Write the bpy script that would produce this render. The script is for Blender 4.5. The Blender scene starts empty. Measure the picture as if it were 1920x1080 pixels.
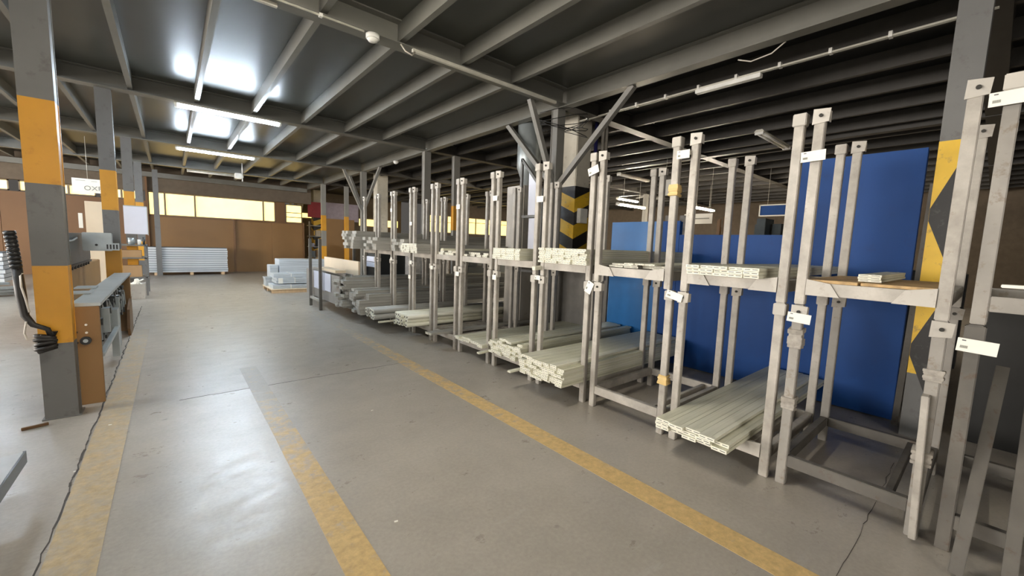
import bpy, bmesh, math, random
from mathutils import Vector, Matrix
R0 = random.Random(7)
S = bpy.context.scene
COL = S.collection

# ------------------------------------------------------------------ camera, world, exposure
cd = bpy.data.cameras.new('camera'); cam = bpy.data.objects.new('camera', cd); COL.objects.link(cam)
cd.sensor_width = 36.0; cd.lens = 36.0 * 758.0 / 1920.0; cd.clip_start = 0.05; cd.clip_end = 200
right = Vector((0.76610216, -0.64174535, 0.03536078))
down = Vector((-0.03979803, -0.10227817, -0.9939594))
fwd = Vector((0.64148546, 0.76006715, -0.10389572))
m = Matrix.Identity(4)
for i in range(3):
    m[i][0] = right[i]; m[i][1] = -down[i]; m[i][2] = -fwd[i]
m[0][3], m[1][3], m[2][3] = 0, 0, 1.5
cam.matrix_world = m
S.camera = cam
S.view_settings.view_transform = 'Standard'; S.view_settings.look = 'None'
S.view_settings.exposure = 0.95; S.view_settings.gamma = 1.0; S.view_settings.use_curve_mapping = False
W = bpy.data.worlds.new('world'); S.world = W; W.use_nodes = True
W.node_tree.nodes['Background'].inputs[0].default_value = (0.95, 0.88, 0.8, 1)
W.node_tree.nodes['Background'].inputs[1].default_value = 0.05

LAMP_E = 120.0      # tube emission
WIN_E = 1.3        # window daylight
FILL = 1.0

def area(name, loc, size, sizey, power, color, rot):
    l = bpy.data.lights.new(name, 'AREA'); l.shape = 'RECTANGLE'; l.size = size; l.size_y = sizey
    l.energy = power; l.color = color
    o = bpy.data.objects.new(name, l); o.location = loc; o.rotation_euler = rot; COL.objects.link(o)
    return o
# daylight from the open loading side behind the camera and the window side at the left
area('daylight_behind', (-1.0, -7.5, 2.0), 6.5, 3.0, 110 * FILL, (1.0, 0.94, 0.86), (math.radians(90), 0, 0))
area('daylight_left', (-11.5, 10, 2.0), 18.0, 2.6, 1500 * FILL, (1.0, 0.93, 0.85), (math.radians(90), 0, math.radians(-90)))

# ------------------------------------------------------------------ materials
MATS = {}
def nodes(name):
    mt = bpy.data.materials.new(name); mt.use_nodes = True
    nt = mt.node_tree; b = nt.nodes['Principled BSDF']; MATS[name] = mt
    return mt, nt, b
def N(nt, t, **k):
    n = nt.nodes.new(t)
    for a, v in k.items():
        if a in n.inputs: n.inputs[a].default_value = v
        else: setattr(n, a, v)
    return n
def coords(nt, scale=(1, 1, 1), kind='Object'):
    tc = N(nt, 'ShaderNodeTexCoord'); mp = N(nt, 'ShaderNodeMapping'); mp.inputs['Scale'].default_value = scale
    nt.links.new(tc.outputs[kind], mp.inputs[0]); return mp.outputs[0]
def ramp(nt, src, a, b, ca, cb):
    r = N(nt, 'ShaderNodeValToRGB'); e = r.color_ramp.elements
    e[0].position = a; e[1].position = b; e[0].color = (*ca, 1); e[1].color = (*cb, 1)
    nt.links.new(src, r.inputs[0]); return r.outputs[0]
def noise(nt, vec, scale, detail=4, rough=0.55):
    n = N(nt, 'ShaderNodeTexNoise'); n.inputs['Scale'].default_value = scale; n.inputs['Detail'].default_value = detail
    n.inputs['Roughness'].default_value = rough; nt.links.new(vec, n.inputs['Vector']); return n.outputs[0]
def mixc(nt, fac, a, b, mode='MIX'):
    x = N(nt, 'ShaderNodeMix', data_type='RGBA', blend_type=mode)
    for s, v in ((0, fac), (6, a), (7, b)):
        if isinstance(v, (int, float)): x.inputs[s].default_value = v
        elif isinstance(v, tuple): x.inputs[s].default_value = (*v, 1)
        else: nt.links.new(v, x.inputs[s])
    return x.outputs[2]
def bump(nt, b, h, strength=0.2, dist=0.01):
    n = N(nt, 'ShaderNodeBump'); n.inputs['Strength'].default_value = strength; n.inputs['Distance'].default_value = dist
    nt.links.new(h, n.inputs['Height']); nt.links.new(n.outputs[0], b.inputs['Normal'])
def simple(name, c, rough=0.6, metal=0.0, var=0.12, sc=6, dirt=None, scale=(1, 1, 1), kind='Object', coat=0):
    mt, nt, b = nodes(name)
    v = coords(nt, scale, kind)
    n1 = noise(nt, v, sc)
    col = ramp(nt, n1, 0.3, 0.7, tuple(x * (1 - var) for x in c), tuple(min(1, x * (1 + var)) for x in c))
    if dirt:
        n2 = noise(nt, v, sc * 3.1, 6, 0.7)
        f = ramp(nt, n2, 0.56, 0.70, (0, 0, 0), (1, 1, 1))
        col = mixc(nt, f, col, dirt)
    nt.links.new(col, b.inputs['Base Color'])
    b.inputs['Roughness'].default_value = rough; b.inputs['Metallic'].default_value = metal
    b.inputs['Coat Weight'].default_value = coat
    if name.startswith('blue'): b.inputs['Specular IOR Level'].default_value = 0.25
    return mt
def glow(name, c, e):
    mt, nt, b = nodes(name)
    b.inputs['Base Color'].default_value = (*c, 1)
    b.inputs['Emission Color'].default_value = (*c, 1); b.inputs['Emission Strength'].default_value = e
    return mt

def concrete_nodes(nt):
    v = coords(nt)
    big = noise(nt, v, 0.45, 5, 0.6); mid = noise(nt, v, 3.0, 6, 0.65); fine = noise(nt, v, 45, 3, 0.6)
    c = ramp(nt, big, 0.3, 0.72, (0.31, 0.28, 0.24), (0.40, 0.365, 0.315))
    c = mixc(nt, 0.55, c, ramp(nt, mid, 0.3, 0.7, (0.44, 0.44, 0.44), (0.57, 0.57, 0.57)), 'OVERLAY')
    c = mixc(nt, 0.25, c, ramp(nt, fine, 0.3, 0.7, (0.35, 0.35, 0.35), (0.65, 0.65, 0.65)), 'OVERLAY')
    # long scrape marks and darker spots
    vs = coords(nt, (0.35, 1.6, 1)); sc = noise(nt, vs, 2.2, 7, 0.75)
    c = mixc(nt, ramp(nt, sc, 0.60, 0.72, (0, 0, 0), (0.55, 0.55, 0.55)), c, (0.42, 0.405, 0.38))
    sp = noise(nt, v, 7.5, 4, 0.5)
    c = mixc(nt, ramp(nt, sp, 0.70, 0.76, (0, 0, 0), (0.6, 0.6, 0.6)), c, (0.14, 0.125, 0.11))
    return v, c, mid, fine
mt, nt, b = nodes('concrete')
v, c, mid, fine = concrete_nodes(nt)
nt.links.new(c, b.inputs['Base Color'])
nt.links.new(ramp(nt, mid, 0.3, 0.75, (0.27, 0.27, 0.27), (0.34, 0.34, 0.34)), b.inputs['Roughness'])
b.inputs['Specular IOR Level'].default_value = 0.6
scf = noise(nt, coords(nt, (1.0, 1.5, 1)), 3.6, 9, 0.78)
nt.links.new(ramp(nt, scf, 0.34, 0.68, (0.25, 0.25, 0.25), (0.46, 0.46, 0.46)), b.inputs['Roughness'])
bump(nt, b, scf, 0.06, 0.004)

def paint_mat(name, paint, lo, hi, fade=None):
    mt, nt, b = nodes(name)
    v, c, mid, fine = concrete_nodes(nt)
    w = noise(nt, v, 9, 8, 0.75)
    if fade:            # paint worn off further along the aisle
        sx = N(nt, 'ShaderNodeSeparateXYZ'); nt.links.new(v, sx.inputs[0])
        mr = N(nt, 'ShaderNodeMapRange'); mr.inputs[1].default_value = fade[0]; mr.inputs[2].default_value = fade[1]
        mr.inputs[3].default_value = 0.0; mr.inputs[4].default_value = fade[2]
        nt.links.new(sx.outputs[1], mr.inputs[0])
        a = N(nt, 'ShaderNodeMath', operation='ADD'); nt.links.new(w, a.inputs[0]); nt.links.new(mr.outputs[0], a.inputs[1]); w = a.outputs[0]
    f = ramp(nt, w, lo, hi, (0, 0, 0), (1, 1, 1))
    pv = noise(nt, v, 22, 5, 0.7)
    pc = ramp(nt, pv, 0.3, 0.7, tuple(x * 0.8 for x in paint), tuple(min(1, x * 1.25) for x in paint))
    col = mixc(nt, f, pc, c)
    nt.links.new(col, b.inputs['Base Color']); b.inputs['Roughness'].default_value = 0.45
    bump(nt, b, pv, 0.25, 0.004)
paint_mat('yellow_line', (0.56, 0.39, 0.17), 0.60, 0.78, (1.2, 7.0, 0.30))
paint_mat('yellow_line_worn', (0.50, 0.35, 0.15), 0.56, 0.74, (2.0, 4.6, 0.30))
paint_mat('yellow_band_faded', (0.43, 0.32, 0.17), 0.48, 0.80, (1.5, 9, 0.25))
simple('crack', (0.05, 0.045, 0.04), 0.9)

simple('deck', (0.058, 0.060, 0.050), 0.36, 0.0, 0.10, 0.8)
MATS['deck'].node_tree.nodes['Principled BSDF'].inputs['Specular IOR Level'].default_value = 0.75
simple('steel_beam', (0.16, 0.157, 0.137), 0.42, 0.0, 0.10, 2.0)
simple('deck_shaded', (0.018, 0.018, 0.017), 0.5)  # darkened deck copy, shade of the right hall put into its colour
simple('steel_beam_shaded', (0.05, 0.046, 0.04), 0.5)  # beam steel with the right hall's shade painted into the tone
simple('brace_grey', (0.24, 0.232, 0.212), 0.5, 0, 0.08, 3)
simple('column_grey', (0.145, 0.145, 0.14), 0.5, 0, 0.08, 3, dirt=(0.11, 0.105, 0.10))
simple('column_yellow', (0.62, 0.295, 0.02), 0.42, 0, 0.08, 3, dirt=(0.5, 0.22, 0.015))
simple('chevron_black', (0.018, 0.017, 0.016), 0.5, dirt=(0.05, 0.05, 0.045))
simple('chevron_yellow', (0.80, 0.50, 0.03), 0.45, 0, 0.1, 4, dirt=(0.45, 0.27, 0.05))
simple('pillar_plaster', (0.60, 0.56, 0.47), 0.8, 0, 0.1, 3, dirt=(0.42, 0.38, 0.31))
simple('wall_brown', (0.17, 0.083, 0.030), 0.5, 0, 0.10, 0.7)
simple('wall_brown_b', (0.235, 0.125, 0.042), 0.5, 0, 0.08, 0.9)
simple('dark_wall', (0.13, 0.10, 0.07), 0.8)
simple('window_frame', (0.22, 0.17, 0.11), 0.6)
simple('grey_wall', (0.2, 0.19, 0.175), 0.8)
# rack steel: painted light grey, rubbed and slightly rusty
mt, nt, b = nodes('rack_steel')
v = coords(nt); n1 = noise(nt, v, 5, 5, 0.65); n2 = noise(nt, v, 16, 8, 0.75); n3 = noise(nt, v, 2.1, 3)
c = ramp(nt, n1, 0.3, 0.72, (0.30, 0.275, 0.24), (0.52, 0.485, 0.43))
c = mixc(nt, ramp(nt, n2, 0.60, 0.68, (0, 0, 0), (0.65, 0.65, 0.65)), c, (0.25, 0.20, 0.15))
nt.links.new(c, b.inputs['Base Color']); b.inputs['Roughness'].default_value = 0.5; b.inputs['Metallic'].default_value = 0.1
bump(nt, b, n2, 0.2, 0.003)
simple('rack_steel_dark', (0.12, 0.11, 0.095), 0.55, 0.15, 0.2, 5, dirt=(0.10, 0.07, 0.05))
simple('rack_steel_mid', (0.29, 0.27, 0.24), 0.5, 0.1, 0.15, 5, dirt=(0.2, 0.16, 0.12))
simple('rack_plate', (0.50, 0.47, 0.42), 0.5, 0, 0.08, 4, dirt=(0.38, 0.33, 0.28))
# aluminium profiles with a pale lengthwise grain
def profile_mat(name, a, bb):
    mt, nt, b = nodes(name)
    v = coords(nt, (0.6, 26, 30)); n1 = noise(nt, v, 2.0, 4, 0.6)
    info = N(nt, 'ShaderNodeObjectInfo')
    c = ramp(nt, n1, 0.3, 0.7, a, bb)
    k = ramp(nt, info.outputs['Random'], 0, 1, (0.43, 0.43, 0.41), (0.62, 0.61, 0.59))
    c = mixc(nt, 0.8, c, k, 'OVERLAY')
    nt.links.new(c, b.inputs['Base Color']); b.inputs['Roughness'].default_value = 0.45; b.inputs['Metallic'].default_value = 0.05
profile_mat('profile_pale', (0.58, 0.57, 0.46), (0.78, 0.765, 0.63))
profile_mat('profile_grey', (0.24, 0.235, 0.215), (0.42, 0.41, 0.38))
simple('profile_end', (0.80, 0.78, 0.66), 0.55, 0, 0.1, 30)
simple('profile_hollow', (0.035, 0.033, 0.028), 0.8)
profile_mat('panel_silver', (0.44, 0.48, 0.52), (0.70, 0.74, 0.78))
simple('panel_groove', (0.10, 0.12, 0.14), 0.6)
simple('sheet_zinc', (0.36, 0.345, 0.32), 0.38, 0.35, 0.15, 3, scale=(1, 1, .4))
simple('blue_panel', (0.007, 0.062, 0.255), 0.5, 0, 0.12, 1.3, dirt=(0.010, 0.055, 0.22))
simple('blue_panel_lit', (0.03, 0.17, 0.46), 0.3, 0, 0.15, 1.5)  # brighter copy of the panel blue, window light put into the colour
simple('white_paper', (0.86, 0.84, 0.76), 0.6, 0, 0.02)
simple('white_board', (0.66, 0.68, 0.78), 0.35, 0, 0.02)
simple('ink', (0.12, 0.12, 0.13), 0.7)
simple('barcode_grey', (0.28, 0.28, 0.24), 0.7)
simple('black_plastic', (0.012, 0.012, 0.012), 0.4)
simple('rubber', (0.015, 0.012, 0.01), 0.5)
simple('cable_white', (0.6, 0.55, 0.48), 0.5)
simple('dark_machine', (0.05, 0.055, 0.055), 0.35, 0.3, 0.15, 3)
simple('machine_brown', (0.28, 0.155, 0.055), 0.45, 0, 0.08, 2)
simple('machine_brown_dark', (0.17, 0.09, 0.035), 0.5)
simple('machine_teal', (0.06, 0.08, 0.085), 0.5)
simple('galvanised', (0.38, 0.42, 0.43), 0.35, 0.4, 0.12, 4)
simple('wood_pale', (0.62, 0.44, 0.26), 0.6, 0, 0.12, 3, scale=(6, 6, 1))
simple('osb', (0.50, 0.33, 0.15), 0.65, 0, 0.3, 22)
simple('tan_board', (0.72, 0.60, 0.44), 0.6, 0, 0.05, 2)
simple('tape_tan', (0.70, 0.50, 0.20), 0.5)
simple('wrap_grey', (0.34, 0.31, 0.27), 0.6, 0, 0.25, 30)
simple('fixture', (0.62, 0.60, 0.52), 0.4)
simple('white_plastic', (0.8, 0.79, 0.74), 0.4)
simple('pipe_blue', (0.02, 0.02, 0.11), 0.4)
simple('banner_red', (0.35, 0.04, 0.06), 0.6)
simple('banner_lilac', (0.42, 0.36, 0.42), 0.6)
simple('clutter_grey', (0.26, 0.25, 0.24), 0.6, 0, 0.35, 8)
simple('carton', (0.38, 0.24, 0.12), 0.7, 0, 0.1, 3)
glow('tube_cool', (0.74, 0.87, 1.0), LAMP_E)
glow('tube_warm', (1.0, 0.93, 0.80), 75)
glow('tube_far', (1.0, 0.90, 0.72), 160)
glow('tube_hall', (1.0, 0.88, 0.70), 1000)
glow('tube_hall', (1.0, 0.88, 0.70), 420)
# daylight windows, clipped warm
mt, nt, b = nodes('window_glow')
v = coords(nt); n1 = noise(nt, v, 1.3, 4)
c = ramp(nt, n1, 0.3, 0.7, (1.0, 0.66, 0.16), (1.0, 0.72, 0.21))
nt.links.new(c, b.inputs['Emission Color']); b.inputs['Emission Strength'].default_value = WIN_E
b.inputs['Base Color'].default_value = (0.5, 0.5, 0.45, 1)

# ------------------------------------------------------------------ mesh helper
class MB:
    def __init__(s): s.bm = bmesh.new()
    def box(s, x0, x1, y0, y1, z0, z1, mat=0):
        v = [s.bm.verts.new((x, y, z)) for x in (x0, x1) for y in (y0, y1) for z in (z0, z1)]
        for f in ((0, 1, 3, 2), (4, 6, 7, 5), (0, 4, 5, 1), (2, 3, 7, 6), (0, 2, 6, 4), (1, 5, 7, 3)):
            s.bm.faces.new([v[i] for i in f]).material_index = mat
        return s
    def bar(s, p0, p1, w, h, mat=0, up=(0, 0, 1)):
        p0 = Vector(p0); p1 = Vector(p1); d = (p1 - p0).normalized(); u = Vector(up)
        if abs(d.dot(u)) > 0.98: u = Vector((1, 0, 0))
        a = d.cross(u).normalized(); u = a.cross(d).normalized()
        q = []
        for p in (p0, p1):
            for sa, su in ((-1, -1), (1, -1), (1, 1), (-1, 1)): q.append(s.bm.verts.new(p + a * sa * w / 2 + u * su * h / 2))
        for f in ((3, 2, 1, 0), (4, 5, 6, 7), (0, 1, 5, 4), (1, 2, 6, 5), (2, 3, 7, 6), (3, 0, 4, 7)):
            s.bm.faces.new([q[i] for i in f]).material_index = mat
        return s
    def tube(s, pts, r, n=10, mat=0, caps=True):
        pts = [Vector(p) for p in pts]; rings = []
        for i, p in enumerate(pts):
            d = (pts[min(i + 1, len(pts) - 1)] - pts[max(i - 1, 0)]).normalized()
            u = Vector((0, 0, 1)) if abs(d.z) < 0.9 else Vector((1, 0, 0))
            a = d.cross(u).normalized(); u = a.cross(d).normalized()
            rr = r[i] if isinstance(r, (list, tuple)) else r
            rings.append([s.bm.verts.new(p + (a * math.cos(t) + u * math.sin(t)) * rr) for t in [2 * math.pi * k / n for k in range(n)]])
        for A, B in zip(rings, rings[1:]):
            for k in range(n):
                f = s.bm.faces.new((A[k], A[(k + 1) % n], B[(k + 1) % n], B[k])); f.material_index = mat; f.smooth = True
        if caps:
            s.bm.faces.new(rings[0][::-1]).material_index = mat; s.bm.faces.new(rings[-1]).material_index = mat
        return s
    def prism(s, pts, vec, mat=0):
        vec = Vector(vec); a = [s.bm.verts.new(p) for p in pts]; b = [s.bm.verts.new(Vector(p) + vec) for p in pts]
        s.bm.faces.new(a[::-1]).material_index = mat; s.bm.faces.new(b).material_index = mat
        n = len(pts)
        for i in range(n): s.bm.faces.new((a[i], a[(i + 1) % n], b[(i + 1) % n], b[i])).material_index = mat
        return s
    def build(s, name, mats, parent=None, bevel=0.0, loc=None):
        off = Vector(parent.location) if parent else Vector((0, 0, 0))
        if parent and parent.parent: off = Vector(parent.parent.location) + Vector(parent.location)
        if loc is not None: off = Vector(loc)
        bmesh.ops.recalc_face_normals(s.bm, faces=s.bm.faces[:])
        if bevel: bmesh.ops.bevel(s.bm, geom=[e for e in s.bm.edges], offset=bevel, segments=2, affect='EDGES', clamp_overlap=True)
        bmesh.ops.translate(s.bm, verts=s.bm.verts[:], vec=-off)
        me = bpy.data.meshes.new(name); s.bm.to_mesh(me); s.bm.free()
        for k in ([mats] if isinstance(mats, str) else mats): me.materials.append(MATS[k])
        o = bpy.data.objects.new(name, me); COL.objects.link(o)
        if parent: o.parent = parent
        elif loc is not None: o.location = loc
        return o
def tag(o, label=None, cat=None, group=None, kind=None):
    for k, v in (('label', label), ('category', cat), ('group', group), ('kind', kind)):
        if v: o[k] = v
    return o
def empty(name, loc, label, cat, group=None, rz=0):
    o = bpy.data.objects.new(name, None); COL.objects.link(o); o.location = loc; o.rotation_euler = (0, 0, rz)
    o.empty_display_size = 0.1
    return tag(o, label, cat, group)
def struct(o): o['kind'] = 'structure'; return o
TR = [0]
def trim(mb, mats, bevel=0):
    TR[0] += 1; return struct(mb.build('trim_%d' % TR[0], mats, None, bevel))

# ------------------------------------------------------------------ setting
XW, XE, YS, YN, ZC = -12.0, 20.0, -8.0, 20.6, 3.95
struct(MB().box(XW, XE, YS, 24, -0.1, 0).build('floor', 'concrete'))
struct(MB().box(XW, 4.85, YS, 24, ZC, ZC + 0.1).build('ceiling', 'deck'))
struct(MB().box(4.85, XE, YS, 24, ZC, ZC + 0.1).build('ceiling', 'deck_shaded'))
# floor markings, joints, crack
trim(MB().box(2.115, 2.285, YS + 0.2, 9.0, 0, 0.0015), 'yellow_line')
trim(MB().box(0.54, 0.70, YS + 0.2, 5.4, 0, 0.0015), 'yellow_line_worn')
trim(MB().box(-0.50, -0.31, YS + 0.2, 8.4, 0, 0.0015), 'yellow_band_faded')
mb = MB(); y = YS + 0.3; x = -0.51
while y < 11:
    nx = -0.512 + R0.uniform(-0.008, 0.008); ny = y + R0.uniform(0.05, 0.12)
    mb.bar((x, y, 0.0005), (nx, ny, 0.0005), R0.uniform(0.004, 0.013), 0.003); x, y = nx, ny
trim(mb, 'crack')
mb = MB(); x = 0.0; y = 4.62
while x < 2.2:
    nx = x + R0.uniform(.05, .15); ny = 4.62 + R0.uniform(-.006, .012); mb.bar((x, y, 0.0004), (nx, ny, 0.0004), R0.uniform(.003, .007), 0.002); x, y = nx, ny
trim(mb, 'crack')
mb = MB(); x = 2.35; y = 0.33
while x < 4.0:
    nx = x + R0.uniform(.05, .15); ny = 0.325 + R0.uniform(-.006, .006); mb.bar((x, y, 0.0004), (nx, ny, 0.0004), R0.uniform(.001, .003), 0.002); x, y = nx, ny
trim(mb, 'crack')
# transverse I beams
BY = [-4.2, 0.22, 4.60, 9.08, 13.40, 17.75]
for by in BY:
    for xa, xb in ((XW, 4.78), (4.92, XE)):
        mb = MB(); mb.box(xa, xb, by - .10, by + .10, 3.70, 3.712); mb.box(xa, xb, by - .10, by + .10, 3.935, 3.949)
        mb.box(xa, xb, by - .004, by + .004, 3.711, 3.936); trim(mb, 'steel_beam' if xa < 0 else 'steel_beam_shaded')
mb = MB(); mb.box(XW, 4.78, 20.2, 20.35, 3.55, 3.72); trim(mb, 'steel_beam')
# longitudinal main beam over the column row, and second one to the right
for mx in (4.85, 9.6, 14.4):
    mb = MB(); mb.box(mx - .075, mx + .075, YS, 23, 3.69, 3.704); mb.box(mx - .006, mx + .006, YS, 23, 3.70, 3.94); mb.box(mx - .075, mx + .075, YS, 23, 3.935, 3.949)
    trim(mb, 'steel_beam' if mx < 5 else 'steel_beam_shaded')
# purlins
k = -13
px = []
x = -0.40
while x > XW + .3: px.append(x); x -= 0.83
x = 0.43
while x < 4.5: px.append(x); x += 0.83
x = 5.7
while x < XE: px.append(x); x += 0.9
for x in px:
    if abs(x - 9.6) < .15 or abs(x - 14.4) < .15: continue
    trim(MB().box(x - .032, x + .032, YS + .1, 20.25, 3.745, 3.949), 'steel_beam' if x < 5 else 'steel_beam_shaded')
# walls
def wall(name, mb, mat): return struct(mb.build(name, mat))
# far partition: brown boards up to 2.14 m with glazing above
mb = MB()
mb.box(-.62, 2.02, 20.40, 20.46, 0, 2.16); mb.box(2.06, 3.40, 20.44, 20.5, 0, 2.15); mb.box(3.40, 4.62, 20.40, 20.46, 0.02, 2.12)
wall('wall_back', mb, ['wall_brown_b'])
mb = MB()
for i in range(10): mb.box(-.66 - (i + 1) * 1.15, -.66 - i * 1.15 - .01, 20.40, 20.46, 0, 2.68)
mb.box(XW, -.66, 20.47, 20.5, 0, 2.68)
wall('wall_back_left', mb, 'wall_brown')
mb = MB()
for xx in (2.03, 4.64): mb.box(xx - .03, xx + .03, 20.33, 20.40, 0, 2.2)
mb.box(-.66, -.60, 20.3, 20.42, 0, 3.6); mb.box(-.66, 4.7, 20.36, 20.42, 2.12, 2.17)
trim(mb, 'wall_brown')
wall('wall_back_upper', MB().box(XW, 5.0, 20.45, 20.7, 3.06, 3.95), 'dark_wall')
wall('wall_back_right', MB().box(5.0, 10.8, 23.5, 23.7, 0, 3.95).box(10.8, XE, 20.6, 20.8, 0, 2.08).box(10.8, XE, 20.6, 20.8, 3.1, 3.95), 'dark_wall')
wall('wall_left', MB().box(XW - .15, XW, YS, 24, 0, 0.7).box(XW - .15, XW, YS, 24, 3.3, 3.95), 'grey_wall')
wall('wall_right', MB().box(XE, XE + .15, YS, 24, 0, 3.95), 'dark_wall')
wall('wall_front', MB().box(XW, -4.4, YS - .15, YS, 0, 3.95).box(5.5, XE, YS - .15, YS, 0, 3.95).box(-4.4, 5.5, YS - .15, YS, 3.7, 3.95), 'grey_wall')
WN = [0]
def window(x0, x1, z0, z1, y, bars=(), rails=()):
    WN[0] += 1
    f = MB(); t = .035
    f.box(x0, x1, y - .04, y, z0, z0 + t).box(x0, x1, y - .04, y, z1 - t, z1).box(x0, x0 + t, y - .04, y, z0, z1).box(x1 - t, x1, y - .04, y, z0, z1)
    for bx in bars: f.box(bx - .028, bx + .028, y - .045, y, z0 + t, z1 - t)
    for rz in rails: f.box(x0 + t, x1 - t, y - .044, y, rz - .015, rz + .015)
    fo = struct(f.build('window_%d' % WN[0], 'window_frame'))
    MB().box(x0 + .01, x1 - .01, y + .002, y + .012, z0 + .01, z1 - .01).build('pane', 'window_glow', fo)
window(-.60, 3.55, 2.17, 3.04, 20.5, (-.12, .78, 3.1))
window(3.95, 4.62, 2.17, 2.98, 20.5, (), (2.42, 2.62))
wall('wall_jamb', MB().box(3.57, 3.93, 20.44, 20.56, 2.17, 3.04), 'wall_brown')
window(-6.6, -3.9, 2.70, 3.04, 20.5, (-5.7, -4.8)); window(-3.7, -1.95, 2.70, 3.04, 20.5, (-3.2, -2.6)); window(-1.85, -.72, 2.70, 3.04, 20.5, (-1.3,))
window(-11.5, -6.8, 2.70, 3.04, 20.5, (-10.2, -8.9, -7.7))
window(10.9, 13.0, 2.1, 3.08, 20.62, (11.6, 12.3), (2.7,)); window(13.1, 15.6, 2.1, 3.08, 20.62, (14.3,), (2.8,)); window(15.8, 19.6, 2.1, 3.08, 20.62, (17, 18.3), (2.8,))
window(5.2, 6.0, 2.55, 2.85, 23.48); window(8.2, 10.6, 2.3, 2.75, 23.48, (9.2,)); window(6.6, 8.0, 2.75, 2.9, 23.48)

# ------------------------------------------------------------------ steel columns with yellow bands
def column(x0, x1, y0, y1, top, bands, label, name='steel_column', group=None, plate=True):
    cx, cy = (x0 + x1) / 2, (y0 + y1) / 2
    e = empty(name, (cx, cy, 0), label, 'column', group)
    zs = sorted(set([0.0] + [z for b in bands for z in b] + [top]))
    t = .012
    mb = MB()
    for za, zb in zip(zs, zs[1:]):
        mm = 1 if any(a <= za + 1e-4 and zb <= b + 1e-4 for a, b in bands) else 0
        mb.box(x0, x1, y0, y0 + t, za, zb, mm); mb.box(x0, x1, y1 - t, y1, za, zb, mm)   # flanges
        mb.box(x0 + .012, x1 - .004, y0 + t, y1 - t, za, zb, mm)
    mb.build('post', ['brace_grey' if x0 > 4 else 'column_grey', 'column_yellow'], e)
    if plate: MB().box(x0 - .015, x1 + .015, y0 - .01, y1 + .02, 0, .012).build('base_plate', 'column_grey', e)
    return e
BND = [(.61, 1.22), (1.84, 2.46)]
names = ['striped column nearest on the left, with black hose', 'striped column at the far end of the low brown machine', 'third striped column from the front, beside the tall timber', 'far striped column behind the white board']
for i, cy in enumerate((4.70, 9.15, 13.35, 17.7)):
    column(-.815, -.63, cy - .03, cy + .12, 3.70, BND, 'grey and yellow ' + names[i], group='striped columns left of the aisle')
column(-.42, -.27, 19.1, 19.22, 3.7, [], 'plain grey steel column just in front of the left end of far window')
def brace(name, p0, p1, root, w=.075):
    MB().bar(p0, p1, w, w).build(name, 'brace_grey', root)
lab = ['grey steel column with three diagonal braces in front of the white chevron pillar', 'plain grey steel column behind the fifth upper rack', 'braced grey column in front of the second white pillar', 'grey and yellow banded column beside the brown far wall', 'farthest braced column at right end of the window strip']
for i, (cx, cy, br) in enumerate(((4.85, 4.74, 1), (4.85, 9.15, 0), (4.85, 13.4, 1), (4.80, 17.75, 0), (4.80, 21.9, 1))):
    e = column(cx - .085, cx + .085, cy - .07, cy + .07, 3.70, BND if i == 3 else [], lab[i])
    if br:
        brace('brace', (cx, cy - .06, 2.50), (cx, cy - 1.38, 3.70), e)
        brace('brace', (cx - .06, cy, 2.48), (cx - .62, cy, 3.71), e)
        brace('brace', (cx, cy + .06, 2.50), (cx, cy + 1.28, 3.70), e)
column(5.55, 5.72, 9.0, 9.12, 3.70, [(1.84, 2.46)], 'grey column with one yellow band behind the sixth upper rack')
column(5.60, 5.76, 17.6, 17.72, 3.7, BND, 'grey and yellow column right of the hanging lilac banner')
column(9.5, 9.68, 9.0, 9.14, 3.7, [], 'grey steel column far beyond the racks')
column(14.3, 14.48, 9.0, 9.14, 3.7, [], 'faint grey column deep in the hall right of the racks')
# right hand column with zigzag warning paint
e = empty('steel_column', (4.82, .31, 0), 'tall grey column with black and yellow zigzag paint at right edge', 'column')
MB().box(4.75, 4.9, .20, .385, 0, 3.70).build('post', 'column_grey', e)
mb = MB(); xx = 4.7475
zt = 2.45
mb.box(xx, 4.75, .20, .385, .55, zt, 0)
mb.build('warning_paint', 'chevron_yellow', e)
mb = MB()
for z0 in (2.42, 1.30, .20):
    lo = max(z0 - 1.08, .02)
    mb.prism([(4.746, .20, z0), (4.746, .384, z0 - .50), (4.746, .384, z0 - .60), (4.746, .20, lo)], (.0012, 0, 0))
mb.build('warning_stripe', 'chevron_black', e)

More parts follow.
